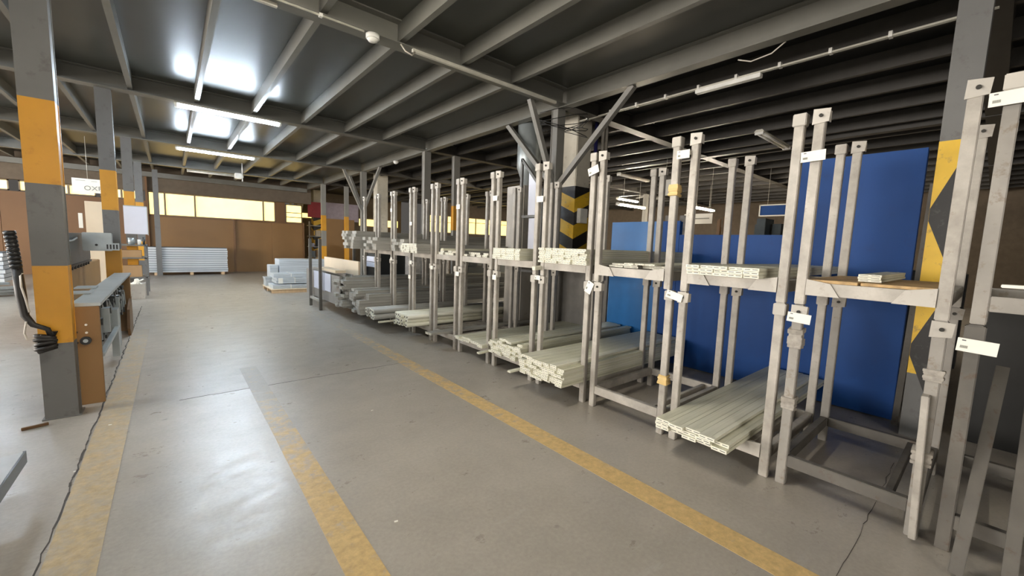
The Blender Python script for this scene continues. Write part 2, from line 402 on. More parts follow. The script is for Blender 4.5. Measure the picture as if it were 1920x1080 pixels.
# concrete pillars with chevrons (corner turned to the aisle)
def pillar(cx, cy, label, chev=True, s=.36, rz=math.radians(40)):
    e = empty('concrete_pillar', (cx, cy, 0), label, 'pillar')
    h = s / 2
    def loc(pts): return [(math.cos(rz) * x - math.sin(rz) * y + cx, math.sin(rz) * x + math.cos(rz) * y + cy, z) for x, y, z in pts]
    mb = MB(); mb.prism(loc([(-h, -h, 0), (h, -h, 0), (h, h, 0), (-h, h, 0)]), (0, 0, 3.94)); mb.build('shaft', 'pillar_plaster', e, 0.012)
    if chev:
        t = h + .004
        mb = MB(); mb.prism(loc([(-t, -t, 0), (t, -t, 0), (t, t, 0), (-t, t, 0)]), (0, 0, 2.60)); mb.build('black_band', 'chevron_black', e)
        mb = MB(); t2 = t + .003; dz = .17
        cr = (-t2, -t2)      # front corner towards the camera, local
        for zz in (2.54, 2.07, 1.60, 1.13, .66):
            for (ax, ay, nx, ny) in ((-t2, t2, -1, 0), (t2, -t2, 0, -1)):
                # face from corner cr to (ax, ay); V descending to the corner
                P = loc([(cr[0], cr[1], zz - dz), (ax, ay, zz), (ax, ay, zz - .24), (cr[0], cr[1], zz - dz - .24)])
                nv = Vector((math.cos(rz) * nx - math.sin(rz) * ny, math.sin(rz) * nx + math.cos(rz) * ny, 0)) * .002
                mb.prism(P, nv)
        mb.build('yellow_chevrons', 'chevron_yellow', e)
    return e
pillar(5.74, 5.12, 'white plastered pillar with black and yellow chevrons behind the braced column', True, .38, 0)
pillar(5.75, 14.2, 'white plastered pillar behind the second braced column', False, .38, 0)
pillar(5.75, 22.4, 'dirty white pillar with black and yellow stripes at the far right corner', True, .42, 0)

# ------------------------------------------------------------------ stacking rack cages
XF, XB = 3.02, 4.08          # front and back faces of the row
def cage(x0, x1, y0, y1, z0, h, label, group=None, dark=False, st=None, bst=None, co=0.0, zo=.128, caps='ab', wraps=(), gusset=False, rz=0.0, tilt=0.0, backcap=True):
    cx, cy = (x0 + x1) / 2, (y0 + y1) / 2
    e = empty('stacking_rack', (cx, cy, z0), label, 'rack', group, rz)
    if tilt: e.rotation_euler[0] = tilt
    st = st or ('rack_steel_dark' if dark else 'rack_steel')
    w = .055; dd = .046
    # posts: square tube with chamfered edges
    for ix, xa in enumerate((x0, x1 - dd)):
        for iy, ya in enumerate((y1 - w, y0)):
            mb = MB(); mb.box(xa, xa + dd, ya, ya + w, z0, z0 + h)
            mb.build('post', st, e, .004)
            c = MB(); q = .009; zt = z0 + h + co
            front = ix == 0
            if caps[iy] == 'a':
                # square sleeve with sloping front
                c.prism([(xa - q, ya - q, zt - .012), (xa + dd + q, ya - q, zt - .012), (xa + dd + q, ya + w + q, zt - .012), (xa - q, ya + w + q, zt - .012)], (0, 0, .075))
                c.build('socket_cap', 'rack_plate' if front and not dark else st, e, .004)
            else:
                # plate with a hole bent outward
                yy0, yy1 = ya - .018, ya + w + .006
                c.prism([(xa - .008, yy0 - .006, zt + .062), (xa - .014, yy1, zt + .068), (xa - .004, yy1 + .004, zt - .02), (xa - .004, yy0, zt - .012)], (.008, 0, 0))
                c.box(xa, xa + dd, yy0, yy0 + .006, zt - .01, zt + .055)
                po = c.build('socket_plate', 'rack_plate' if front and not dark else st, e)
                d = MB(); d.tube([(xa - .019, (yy0 + yy1) / 2, zt + .026), (xa - .010, (yy0 + yy1) / 2, zt + .026)], .010, 14)
                ho = d.build('bolt_hole', 'profile_hollow', po)
    # base frame
    zb = z0 + zo; hb = .075
    f = MB()
    f.box(x0 + .004, x0 + .048, y0 + w, y1 - w, zb, zb + hb); f.box(x1 - .048, x1 - .004, y0 + w, y1 - w, zb, zb + hb)
    f.box(x0 + w, x1 - w, y0 + .004, y0 + .05, zb, zb + hb); f.box(x0 + w, x1 - w, y1 - .05, y1 - .004, zb, zb + hb)
    f.box(x0 + .05, x1 - .05, y0 + .12, y0 + .155, zb + .004, zb + hb - .012)
    f.build('base_frame', bst or st, e, .003)
    if gusset:
        for ya, sg in ((y0 + w, 1), (y1 - w, -1)):
            g = MB(); g.prism([(x0 - .001, ya, zb - .004), (x0 - .001, ya, zb + hb + .02), (x0 - .001, ya + sg * .12, zb + hb), (x0 - .001, ya + sg * .17, zb - .004)], (-.006, 0, 0))
            g.build('gusset_plate', 'rack_plate', e)
    for (iy, zw, hw, mat) in wraps:
        ya = y1 - w if iy == 0 else y0
        g = MB(); n = 5
        for j in range(n):
            zz = z0 + zw + hw * j / n; jj = .007 + R0.uniform(0, .007)
            g.bar((x0 - jj, ya + w / 2, zz), (x0 + dd + jj, ya + w / 2 + R0.uniform(-.002, .002), zz + R0.uniform(-.015, .015)), w + 2 * jj, hw / n * 1.3)
        g.build('tape_wrap', mat, e, .002)
    return e
YR = [(-.64, .055), (.118, .795), (.842, 1.555), (1.612, 2.375), (2.445, 3.125), (3.20, 3.93), (4.00, 4.72), (4.79, 5.42), (5.49, 6.14), (6.21, 6.90), (6.97, 7.62), (7.70, 8.36)]
ordn = ['first', 'second', 'third', 'fourth', 'fifth', 'sixth', 'seventh', 'eighth', 'ninth', 'tenth', 'eleventh', 'twelfth']
lo_txt = ['dark lower steel rack cut off by the right photo edge', 'empty lower steel rack at right with tape wrapped round its posts', 'lower steel rack carrying the wide flat boards near the floor', 'empty lower steel rack between the board rack and the thick pale bundle',
          'lower rack holding the thickest pale profile bundle', 'lower rack holding the second thick pale bundle', 'lower rack with a thin flat bundle reaching the aisle', 'lower rack with two thin bars over its base',
          'lower rack behind the pale rounded tube bundle', 'lower rack of the far grey profiles, tenth of the row', 'lower rack of the far grey profiles, eleventh of the row', 'lower rack at the far end of the row, beside the sheet crate']
up_txt = ['upper steel rack at the very right edge with a big white tag', 'upper rack with the chipboard shelf in front of tall blue panel', 'upper rack with neat flat white boards, a tag near its top', 'upper rack with yellow tape on its post in front of light blue panel',
          'upper rack holding the deep stack of pale profile ends', 'upper rack holding the smaller stack of pale profile ends', 'upper rack with thin grey bars, seventh of the row', 'upper rack with one short pale bar, eighth of the row',
          'upper rack with the white bundle end that looks like a plate', 'upper rack behind the white bundle end, tenth of the row', 'upper rack, eleventh of the row, posts against the yellow windows', 'upper rack at the far end carrying the long grey profiles']
for i, (a, b_) in enumerate(YR):
    far = i > 5
    wr = []
    if i == 1: wr = [(0, .93, .11, 'wrap_grey'), (0, .52, .07, 'wrap_grey'), (1, .88, .06, 'wrap_grey'), (1, .42, .07, 'wrap_grey')]
    if i == 3: wr = [(1, .43, .07, 'tape_tan')]
    cage(XF, XB, a, b_, 0, 1.193, lo_txt[i], 'steel racks of the lower row', co=-.069, dark=(i == 0), st=(None if i != 1 else 'rack_steel_mid'), bst=('rack_steel_dark' if i < 2 else None), caps=('ab' if i == 0 else 'bb' if i == 1 else 'ba'), wraps=wr, gusset=i == 2)
    wr2 = [(1, .75, .08, 'tape_tan')] if i == 3 else []
    jy = R0.uniform(-.008, .008) if i not in (0, 1) else 0
    cage(XF + .005, XB + .005, a + jy + (.03 if i == 3 else 0), b_ + jy + (.03 if i == 3 else 0), 1.195, 1.12, up_txt[i], 'steel racks of the upper row', zo=.068, st=('rack_steel_mid' if i == 0 else None), caps=('ab' if i == 0 else 'bb' if i == 1 else 'ba'), wraps=wr2,
         gusset=i in (1, 2, 3), rz=R0.uniform(-.012, .012), tilt=R0.uniform(-.006, .006))
# extra loose parts of the right end: splinted post repair and leaning flat bars
tag(MB().bar((3.0, .135, .02), (3.0, .16, .80), .03, .085).build('splint_board', 'rack_steel', None, .003, loc=(3.0, .14, 0)), 'grey board strapped to the right post of the empty rack', 'board')
tag(MB().bar((2.80, -.03, .015), (3.38, -.085, .95), .05, .012, up=(1, 0, 0)).build('flat_bar', 'rack_steel_dark', None, .002, loc=(2.8, -.03, 0)), 'pale flat bar leaning into the rack at bottom right', 'bar')
tag(MB().bar((2.86, -.19, .015), (3.5, -.20, 1.05), .05, .012, up=(1, 0, 0)).build('flat_bar', 'rack_steel_dark', None, .002, loc=(2.86, -.19, 0)), 'pale flat bar leaning at the extreme right edge', 'bar')

# ------------------------------------------------------------------ price / barcode tags on the posts
def card(y, z, w, h, tilt, label, x=3.002, code=True):
    e = empty('barcode_tag', (x, y, z), label, 'tag', None)
    MB().box(x - .002, x, y - w / 2, y + w / 2, z - h / 2, z + h / 2).build('card', 'white_paper', e)
    if code:
        m2 = MB(); c0 = y + w * .42
        for j in range(9): m2.box(x - .0028, x - .002, c0 - .024 * w / .12 + j * .0026 * w / .12, c0 - .024 * w / .12 + (j + .72) * .0026 * w / .12, z - h * .25, z - h * .05)
        m2.build('barcode', 'barcode_grey', e)
        MB().box(x - .0028, x - .002, c0 - .018, c0 - .004, z + h * .30, z + h * .38).build('heading_print', 'ink', e)
    e.rotation_euler = (math.radians(tilt), 0, 0)
    return e
card(.773, 2.105, .125, .062, -2, 'white barcode tag high on the post before the tall blue panel')
card(.755, 1.112, .125, .060, 4, 'white barcode tag above the grey tape wrap on lower rack post')
card(1.585, 1.155, .135, .060, 14, 'tilted cream barcode tag where the second and third rack meet')
card(.03, 2.265, .135, .065, -1, 'large white barcode tag at the upper right photo corner')
card(.014, 1.088, .135, .066, 3, 'large white barcode tag on the rightmost dark post')
card(1.60, 2.235, .10, .062, 0, 'cream barcode tag just under the caps of the twin posts')
card(2.455, 2.215, .12, .07, -16, 'slanted white tag on top of post beside white chevron pillar')
card(2.43, 1.135, .075, .115, 24, 'white card hanging askew below the fourth rack shelf')
card(3.15, 2.0, .10, .062, 0, 'white tag on post in front of the braced column', code=False)
card(3.14, 1.17, .085, .05, 3, 'white tag below the deep stack of pale profile ends')
card(3.93, 2.06, .085, .06, 0, 'small white tag on the upper post at the smaller profile stack', code=False)
card(3.90, 1.11, .075, .06, 0, 'small white tag below the smaller profile stack', code=False)
card(4.75, 2.0, .09, .06, 0, 'small white tag on the seventh upper rack post', code=False)
card(4.74, 1.09, .085, .06, 0, 'small white tag under the seventh rack shelf', code=False)
card(5.46, 1.13, .075, .055, 0, 'small white tag under the eighth rack shelf', code=False)
card(6.17, 1.80, .08, .055, 0, 'small white tag above the white bundle end', code=False)
card(6.16, 1.17, .08, .06, 0, 'small white tag just below the white bundle end', code=False)
card(6.2, .93, .08, .06, 0, 'lowest small white tag on the ninth rack post', code=False)
card(6.94, 2.05, .07, .06, 0, 'small white tag high on the tenth rack post', code=False)
card(6.93, 1.19, .08, .055, 0, 'small white tag on the tenth rack post under the shelf', code=False)
t = tag(MB().box(2.97, 3.06, -.135, -.03, 1.385, 1.40).build('folded_paper', 'white_paper', None, .003, loc=(3, -.08, 1.385)), 'curled white paper sticking out at the right edge', 'paper')

# ------------------------------------------------------------------ aluminium profiles
PM = {}
def profile(w, h, L, mat, hollow=True):
    k = (w, h, L, mat, hollow)
    if k in PM: return PM[k]
    mb = MB(); bm = mb.bm
    t = min(.0035, h * .16)
    mb.box(.001, L, -w / 2, w / 2, 0, h, 0)
    bmesh.ops.bevel(bm, geom=bm.edges[:], offset=.0012, segments=1, affect='EDGES')
    if hollow:
        # pale cut end with chambers
        mb.box(0, .0012, -w / 2 + .0008, w / 2 - .0008, .0008, h - .0008, 1)
        n = 2 if w > .06 else 1
        cw = (w - t * (n + 1)) / n
        for j in range(n):
            if cw > .01: mb.box(-.0006, .0004, -w / 2 + t + j * (cw + t) + cw * .12, -w / 2 + t + j * (cw + t) + cw * .88, h * .45, h * .62, 2)
        mb.box(.02, L - .01, -w * .18, -w * .10, h - .0002, h + .0016, 0)       # rib along the top
    bmesh.ops.recalc_face_normals(bm, faces=bm.faces[:])
    me = bpy.data.meshes.new('metal_profile'); bm.to_mesh(me); bm.free()
    for q in (mat, 'profile_end', 'profile_hollow'): me.materials.append(MATS[q])
    PM[k] = me; return me
NP = [0]
ORD = ['first', 'second', 'third', 'fourth', 'fifth', 'sixth', 'seventh', 'eighth', 'ninth', 'tenth', 'eleventh']
def place_text(r, c, rows, cols):
    a = 'single column' if cols == 1 else 'leftmost' if c == cols - 1 else 'rightmost' if c == 0 else ORD[cols - 1 - c] + ' from left'
    b = '' if rows == 1 else ', bottom layer' if r == 0 else ', top layer' if r == rows - 1 else ', ' + ORD[r] + ' layer up'
    return (a if cols > 1 else '') + (b if cols > 1 else b[2:])
def bundle(x, y0, y1, z0, rows, cols, h, L, mat, label, group, jx=.02, jy=.002, skip=0.0, gap=.0008, name='metal_profile', hollow=True, tops=None, cat='metal profile'):
    w = (y1 - y0) / cols
    me = profile(round(w - gap * 2, 4), h, L, mat, hollow)
    for r in range(rows):
        off = R0.uniform(-1, 1) * jy
        for c in range(cols):
            if skip and r >= rows - 2 and R0.random() < skip: continue
            if tops and r >= tops[c % len(tops)]: continue
            o = bpy.data.objects.new(name, me); COL.objects.link(o); NP[0] += 1
            o.location = (x + R0.uniform(-jx, jx), y0 + w * (c + .5) + off + R0.uniform(-.0006, .0006), z0 + r * (h + .0012))
            tag(o, label + ', ' + place_text(r, c, rows, cols), cat, group)
ZL = .204      # top of the lower base frames
bundle(2.71, .985, 1.49, ZL + .001, 2, 5, .024, 2.30, 'profile_pale', 'wide pale board on the lower third rack', 'wide boards on the lower third rack', .025, .004)
bundle(2.69, 1.065, 1.49, ZL + .053, 1, 4, .024, 2.30, 'profile_pale', 'wide pale board topping the lower third rack pile', 'top boards on the lower third rack', .03, .004)
bundle(2.72, 2.455, 3.045, ZL + .001, 8, 7, .0225, 2.26, 'profile_pale', 'pale hollow profile in the thickest lower bundle', 'profiles of the thickest lower bundle', .028, .004, .2)
tag(MB().bar((2.60, 3.085, .215), (3.9, 3.09, .23), .045, .02).build('metal_profile', 'profile_pale', None, .002, loc=(2.6, 3.085, .2)), 'single pale profile sticking out left of the thickest bundle', 'metal profile')
bundle(2.93, 3.27, 3.87, ZL + .001, 8, 7, .0235, 2.1, 'profile_pale', 'pale hollow profile in the second thick lower bundle', 'profiles of the second lower bundle', .03, .005, .35)
bundle(2.96, 4.02, 4.66, ZL + .001, 2, 6, .022, 2.2, 'profile_pale', 'pale profile in the thin lower bundle', 'profiles of the thin lower bundle', .03, .004)
tag(MB().bar((2.84, 3.97, .17), (4.2, 3.98, .215), .05, .02).build('metal_profile', 'profile_pale', None, .002, loc=(2.84, 3.97, .17)), 'lone pale profile drooping beside the thin flat bundle', 'metal profile')
bundle(2.72, 4.98, 5.14, ZL + .001, 1, 2, .03, 2.3, 'profile_grey', 'thin bar over the eighth lower rack base', 'two thin bars on eighth rack', .05)
# upper levels
ZU = 1.135 + .204
bundle(2.97, 2.465, 3.10, ZU + .001, 7, 7, .0205, 1.9, 'profile_pale', 'pale hollow profile in the deep upper stack', 'profiles of the deep upper stack', .018, .003, .1)
tag(MB().bar((2.93, 3.13, 1.27), (4.0, 3.135, 1.35), .05, .04).build('metal_profile', 'profile_pale', None, .003, loc=(2.93, 3.13, 1.27)), 'short pale profile wedged left under the deep upper stack', 'metal profile')
bundle(2.96, 3.40, 3.90, ZU + .001, 5, 6, .0245, 1.0, 'profile_pale', 'pale hollow profile in the smaller upper stack', 'profiles of the smaller upper stack', .012, .002)
bundle(2.93, .98, 1.47, ZU + .001, 3, 5, .022, 2.1, 'profile_pale', 'flat white edged board on the upper third rack', 'boards on the upper third rack', .012, .002)
bundle(3.15, 1.70, 2.3, ZU + .001, 2, 4, .016, 1.9, 'profile_grey', 'thin dark profile on the upper fourth rack', 'dark profiles on the upper fourth rack', .05, .004)
bundle(2.98, 1.78, 2.06, ZU + .036, 1, 3, .012, 1.9, 'profile_pale', 'thin pale strip lying on the dark profiles', 'pale strips on the upper fourth rack', .05, .004)
bundle(3.1, 4.05, 4.68, ZU + .001, 2, 6, .025, 1.9, 'profile_grey', 'grey bar on the upper seventh rack', 'grey bars on the upper seventh rack', .05, .004, .2)
bundle(3.05, 4.85, 5.36, ZU + .001, 2, 5, .03, 1.9, 'profile_grey', 'grey bar on the upper eighth rack', 'grey bars on the upper eighth rack', .05, .004, .3)
tag(MB().bar((2.88, 4.95, 1.415), (4.2, 4.95, 1.425), .07, .03).build('metal_profile', 'profile_pale', None, .004, loc=(2.88, 4.95, 1.4)), 'single pale bar projecting from the upper eighth rack', 'metal profile')
bundle(2.80, 5.55, 6.08, ZU + .001, 5, 7, .027, 2.6, 'profile_grey', 'white ended profile in the plate like block', 'profiles of the white ended upper block', .012, .003)
bundle(2.95, 6.28, 6.85, ZU + .001, 4, 4, .05, 3.6, 'profile_grey', 'long grey section on upper tenth rack', 'long grey profiles on upper tenth rack', .05, .005, .1, hollow=False, name='grey_section', cat='metal section')
bundle(2.75, 7.03, 7.57, ZU + .001, 4, 4, .055, 4.2, 'profile_grey', 'long grey section on upper eleventh rack', 'long grey profiles on upper eleventh rack', .06, .005, .1, hollow=False, name='grey_section', cat='metal section')
bundle(2.62, 7.78, 8.30, ZU + .001, 6, 4, .055, 4.6, 'profile_grey', 'long grey section on the upper end rack', 'long grey profiles on upper end rack', .08, .006, .1, hollow=False, name='grey_section', cat='metal section')
# lower far bundles
def tubes(x, y0, z0, rows, cols, r, L, label, group, mat='profile_grey', jx=.03):
    mb = MB(); mb.tube([(0, 0, 0), (L, 0, 0)], r, 10, 0); mb.tube([(-.001, 0, 0), (.002, 0, 0)], r * .97, 10, 1); mb.tube([(-.003, 0, 0), (.001, 0, 0)], r * .45, 8, 2)
    me = bpy.data.meshes.new('metal_tube'); bmesh.ops.recalc_face_normals(mb.bm, faces=mb.bm.faces[:]); mb.bm.to_mesh(me)
    for q in (mat, 'profile_end', 'profile_hollow'): me.materials.append(MATS[q])
    for a in range(rows):
        for c in range(cols - a % 2):
            o = bpy.data.objects.new('metal_tube', me); COL.objects.link(o)
            o.location = (x + R0.uniform(-jx, jx), y0 + r * 2.02 * (c + .5 * (a % 2)) + r, z0 + r + a * r * 1.76)
            tag(o, label + ', ' + place_text(a, cols - 1 - c, rows, cols - a % 2), 'metal tube', group)
tubes(2.68, 5.62, ZL + .001, 3, 7, .034, 2.6, 'pale rounded tube in the ninth rack bundle', 'rounded tubes of the ninth rack', 'profile_pale')
tubes(2.52, 6.42, ZL + .001, 2, 5, .045, 3.0, 'thick grey tube in the tenth rack', 'thick grey tubes of the tenth rack')
tag(MB().bar((2.50, 6.27, .20), (4.6, 6.28, .225), .03, .03).build('metal_tube', 'profile_pale', None, .006, loc=(2.5, 6.27, .2)), 'thin pale tube lowest beside the thick grey tubes', 'metal tube')
bundle(2.52, 6.99, 7.60, ZL + .001, 8, 4, .05, 4.4, 'profile_grey', 'grey section in the eleventh lower rack', 'ragged grey profiles, eleventh lower rack', .10, .015, .3, hollow=False, name='grey_section', cat='metal section')
bundle(2.46, 7.74, 8.32, ZL + .001, 11, 4, .052, 4.6, 'profile_grey', 'long grey section in the lower end pile', 'ragged grey profiles, end of lower row', .09, .015, .4, hollow=False, name='grey_section', cat='metal section')
# chipboard shelf with a few boards on the second upper rack
osb = tag(MB().box(3.05, 4.06, .50, .77, ZU, ZU + .018).build('chipboard_sheet', 'osb', None, .002, loc=(3.55, .63, ZU)), 'pale chipboard sheet under the left of the small board pack', 'chipboard sheet')
osb = tag(MB().box(3.07, 4.06, .18, .49, ZU, ZU + .016).build('chipboard_sheet', 'osb', None, .002, loc=(3.55, .33, ZU)), 'pale chipboard sheet at the right end of the shelf', 'chipboard sheet')
bundle(3.22, .42, .53, ZU + .019, 3, 1, .014, 1.0, 'profile_pale', 'short white board in the small pack on chipboard', 'white boards on the chipboard', .01, .003)
# spare blue-edged sheet beneath
# ------------------------------------------------------------------ blue panels behind the racks
def blue(y0, y1, z0, z1, label, mat='blue_panel', x=5.08, lip=True):
    e = empty('blue_partition', (x, (y0 + y1) / 2, 0), label, 'partition')
    MB().box(x, x + .03, y0, y1, z0, z1).build('panel', mat, e, .003)
    f = MB(); f.box(x + .03, x + .07, y0, y0 + .04, 0, z1 - .01).box(x + .03, x + .07, y1 - .04, y1, 0, z1 - .01).box(x + .03, x + .07, y0 + .04, y1 - .04, z1 - .05, z1 - .01).box(x + .03, x + .07, y0 + .04, y1 - .04, z0, z0 + .04)
    f.build('rear_frame', 'blue_panel', e)
blue(.47, 1.43, .01, 2.48, 'tallest dark blue panel behind the two right racks')
blue(1.431, 2.675, .01, 1.72, 'long low blue panel behind the racks of flat boards')
blue(2.676, 2.915, .01, 1.90, 'narrow dark blue panel beside the light blue one')
blue(2.916, 3.74, .01, 1.90, 'light blue panel with light from the hall painted in', 'blue_panel_lit')
tag(MB().box(5.5, 5.56, 5.75, 6.45, .05, 1.05).build('blue_board', 'blue_panel', None, .003, loc=(5.5, 6.1, 0)), 'small blue board low behind the sixth rack', 'board')
tag(MB().bar((5.0, .44, .0), (4.97, .40, 2.15), .045, .02).build('metal_strip', 'rack_steel_dark', None, .002, loc=(5, .42, .1)), 'narrow mottled strip leaning between blue panel and zigzag column', 'strip')
tag(MB().box(5.06, 5.1, -1.6, .05, 0, 1.25).build('dark_board', 'deck_shaded', None, .003, loc=(5.08, -.8, 0)), 'dark brown board behind the rightmost rack', 'board')
# white metal cabinets and glazed frame behind the chevron pillar racks
tag(MB().box(4.55, 4.95, 5.18, 5.62, 0, 2.52).build('white_cabinet', 'rack_plate', None, .012, loc=(4.75, 5.4, 0)), 'tall pale cabinet behind the sixth rack', 'cabinet')
tag(MB().box(5.1, 5.14, 3.78, 5.0, 0, 1.28).build('grey_sheet', 'grey_wall', None, .004, loc=(5.12, 4.4, 0)), 'grey scuffed sheet behind the thick bundles', 'sheet')
e = empty('glazed_frame', (4.5, 5.0, 0), 'open grey door frame with pale glass and slanted top', 'frame')
mb = MB(); fx = 4.45
for p0, p1 in (((fx, 5.12, 0), (fx, 5.12, 2.92)), ((fx, 5.12, 2.90), (fx, 4.62, 2.38)), ((fx, 4.62, 0), (fx, 4.62, 2.4)), ((fx, 5.12, 1.98), (fx, 4.62, 1.98)), ((fx, 5.12, 1.1), (fx, 4.62, 1.1))): mb.bar(p0, p1, .04, .04)
mb.build('frame_bars', 'column_grey', e)
MB().prism([(fx + .005, 4.95, 2.0), (fx + .005, 4.95, 2.70), (fx + .005, 4.64, 2.38), (fx + .005, 4.64, 2.0)], (.008, 0, 0)).build('glass_pane', 'white_board', e)
MB().box(fx + .005, fx + .013, 4.64, 4.92, 1.2, 1.95).build('glass_pane', 'white_board', e)
tag(MB().box(5.62, 5.82, 4.84, 4.926, 1.95, 2.21).build('switch_box', 'white_plastic', None, .006, loc=(5.7, 4.9, 1.95)), 'white switch box on the chevron pillar', 'box')
tag(MB().tube([(6.02, 4.90, 0), (6.02, 4.90, 3.9)], .035, 12).build('blue_pipe', 'pipe_blue', None, loc=(6.02, 4.9, 0)), 'dark blue vertical pipe right of the chevron pillar', 'pipe')
tag(MB().tube([(6.16, 4.86, 0), (6.16, 4.86, 3.9)], .03, 12).tube([(6.24, 4.84, 0), (6.24, 4.84, 3.9)], .03, 12).build('grey_conduit', 'rack_steel', None, loc=(6.2, 4.86, 0)), 'pair of pale vertical conduits right of the blue pipe', 'conduit')
mb = MB()
for q in range(5):
    r1 = .25 + .06 * q
    mb.tube([(4.9 + .5 * math.sin(t * .5), 4.8 + .35 * math.cos(t * .6), 3.60 - .05 * q - .10 * math.sin(t * .8 + q)) for t in range(0, 9)], .006, 6)
tag(mb.build('cable_loops', 'black_plastic', None, loc=(5, 4.9, 3.5)), 'loose dark cables looping round the pillar top', 'cable')
tag(MB().tube([(5.15, 5.75, 3.9), (5.15, 5.75, 2.95), (5.2, 5.8, 2.45)], [.22, .22, .03], 18).build('air_duct', 'galvanised', None, loc=(5.05, 5.6, 2.5)), 'grey funnel shaped duct behind the crossed braces', 'duct')

# ------------------------------------------------------------------ ceiling services
def fluorescent(x0, x1, y, z, label, lit='tube_cool', cover=False):
    e = empty('fluorescent_light', ((x0 + x1) / 2, y, z), label, 'ceiling light')
    mb = MB(); mb.prism([(x0, y - .085, z + .035), (x0, y + .085, z + .035), (x0, y + .05, z + .075), (x0, y - .05, z + .075)], (x1 - x0, 0, 0)); mb.build('housing', 'fixture', e, .004)
    for dy in (-.04, .04):
        MB().tube([(x0 + .04, y + dy, z + .012), (x1 - .04, y + dy, z + .012)], .019, 12).build('tube', lit or 'white_plastic', e)
    for xa in (x0 + .005, x1 - .04): MB().box(xa, xa + .035, y - .07, y + .07, z - .012, z + .036).build('end_cap', 'white_plastic', e, .004)
    if z < 3.5:
        for xa in (x0 + .3, x1 - .3): MB().tube([(xa, y, z + .07), (xa, y, 3.95)], .006, 6).build('hanger_rod', 'fixture', e)
    return e
fluorescent(.13, 1.70, 9.03, 3.62, 'bright fluorescent light, nearest of the two lit over the aisle')
fluorescent(.17, 1.86, 13.35, 3.60, 'bright fluorescent light, farther of the two lit over the aisle')
fluorescent(.5, 2.1, 17.75, 3.60, 'unlit fluorescent light near the far window strip', None)
fluorescent(-4.3, -2.75, 13.4, 3.62, 'lit fluorescent light at the left photo edge')
fluorescent(-4.3, -2.7, 4.6, 3.62, 'lit fluorescent light over the left bay')
fluorescent(.25, 1.8, 2.35, 3.62, 'unseen fluorescent light added overhead near the camera', 'tube_warm')  # unseen fixture, placed out of view to brighten the middle racks
fluorescent(-.6, .9, -4.2, 3.60, 'unseen fluorescent light added behind the camera', 'tube_warm')  # unseen fixture added for more light along the aisle
for (x0, y, l) in ((10.8, 7.8, 'lit fluorescent light seen over the light blue panel, left'), (12.6, 6.3, 'glaring fluorescent light deep in the right hall')):
    fluorescent(x0, x0 + 1.5, y, 2.9, l, 'tube_hall')
fluorescent(9.8, 11.3, 7.1, 3.60, 'unlit fluorescent light in the right hall', None)
fluorescent(8.0, 9.5, 2.9, 3.612, 'unlit fluorescent light far right behind the twin posts', None)
for (x0, y, l) in ((14.5, 10.5, 'lit fluorescent light in the distance above the light blue panel'),):
    fluorescent(x0, x0 + 1.5, y, 3.62, l, 'tube_far')
def detector(x, y, z, label):
    e = empty('smoke_detector', (x, y, z), label, 'smoke detector')
    MB().tube([(x, y, z + .09), (x, y, z + .05), (x, y, z + .045)], [.07, .07, .062], 24).build('base', 'white_plastic', e)
    MB().tube([(x, y, z + .05), (x, y, z + .04), (x, y, z + .022), (x, y, z + .012)], [.055, .058, .045, .02], 24).build('head', 'white_plastic', e)
detector(1.74, 4.52, 3.60, 'round white smoke detector under the nearest beam'); detector(4.80, 10.8, 3.60, 'round white smoke detector beyond the eighth rack')
# conduit clipped along the near beam and on the right
e = empty('conduit', (2, 4.5, 3.68), 'thin pale conduit clipped along the nearest ceiling beam', 'conduit')
MB().tube([(-3, 4.50, 3.685), (1.64, 4.50, 3.685)], .011, 8).build('pipe', 'fixture', e)
mb = MB()
for q in range(9): mb.box(-2.8 + q * .5, -2.77 + q * .5, 4.48, 4.52, 3.668, 3.699)
mb.build('clips', 'white_plastic', e)
tag(MB().box(-2.5, .86, 4.60, 4.64, 3.665, 3.699).build('cable_duct', 'fixture', None, .002, loc=(-1, 4.6, 3.68)), 'cream cable duct end at the top edge of the photo', 'duct')
tag(MB().box(2.20, 4.55, 4.50, 4.54, 3.662, 3.699).build('cable_duct', 'fixture', None, .002, loc=(3.3, 4.53, 3.68)), 'cream cable duct under the beam up to the braced column', 'duct')
tag(MB().tube([(2.05, 4.5, 3.69), (2.09, 4.47, 3.62), (2.17, 4.47, 3.60), (2.22, 4.5, 3.66)], .008, 8).build('loose_wire', 'cable_white', None, loc=(2.1, 4.5, 3.65)), 'short white wire hanging at the end of the cream duct', 'wire')
e = empty('conduit', (5.55, 2.5, 3.70), 'long pale conduit running to the zigzag column on the right', 'conduit')
MB().tube([(5.55, .2, 3.705), (5.55, 4.9, 3.705)], .012, 8).tube([(5.58, .2, 3.705), (5.58, 4.9, 3.705)], .012, 8).build('pipe', 'fixture', e)
mb = MB()
for q in range(10): mb.box(5.53, 5.60, .4 + q * .48, .43 + q * .48, 3.69, 3.745)
mb.build('clips', 'white_plastic', e)
tag(MB().box(5.53, 5.61, 2.05, 2.85, 3.64, 3.69).build('cable_tray', 'white_plastic', None, .004, loc=(5.56, 2.4, 3.66)), 'short white trunking on the right hand conduit', 'trunking')
tag(MB().tube([(4.95, 1.62, 3.70), (4.97, 1.75, 3.63), (4.97, 1.95, 3.61), (4.95, 2.08, 3.66)], .007, 8).build('loose_wire', 'cable_white', None, loc=(4.95, 1.8, 3.65)), 'white wire sagging under the ceiling at upper right', 'wire')
e = empty('loudspeaker', (1.98, 17.2, 3.45), 'small white projector lamp hanging below the far beams', 'lamp')
MB().box(1.72, 1.92, 16.6, 16.8, 3.42, 3.60).build('housing', 'white_plastic', e, .02)
MB().bar((1.94, 16.7, 3.35), (1.94, 16.7, 3.95), .03, .03).build('bracket', 'white_plastic', e)
e.name = 'projector_lamp'

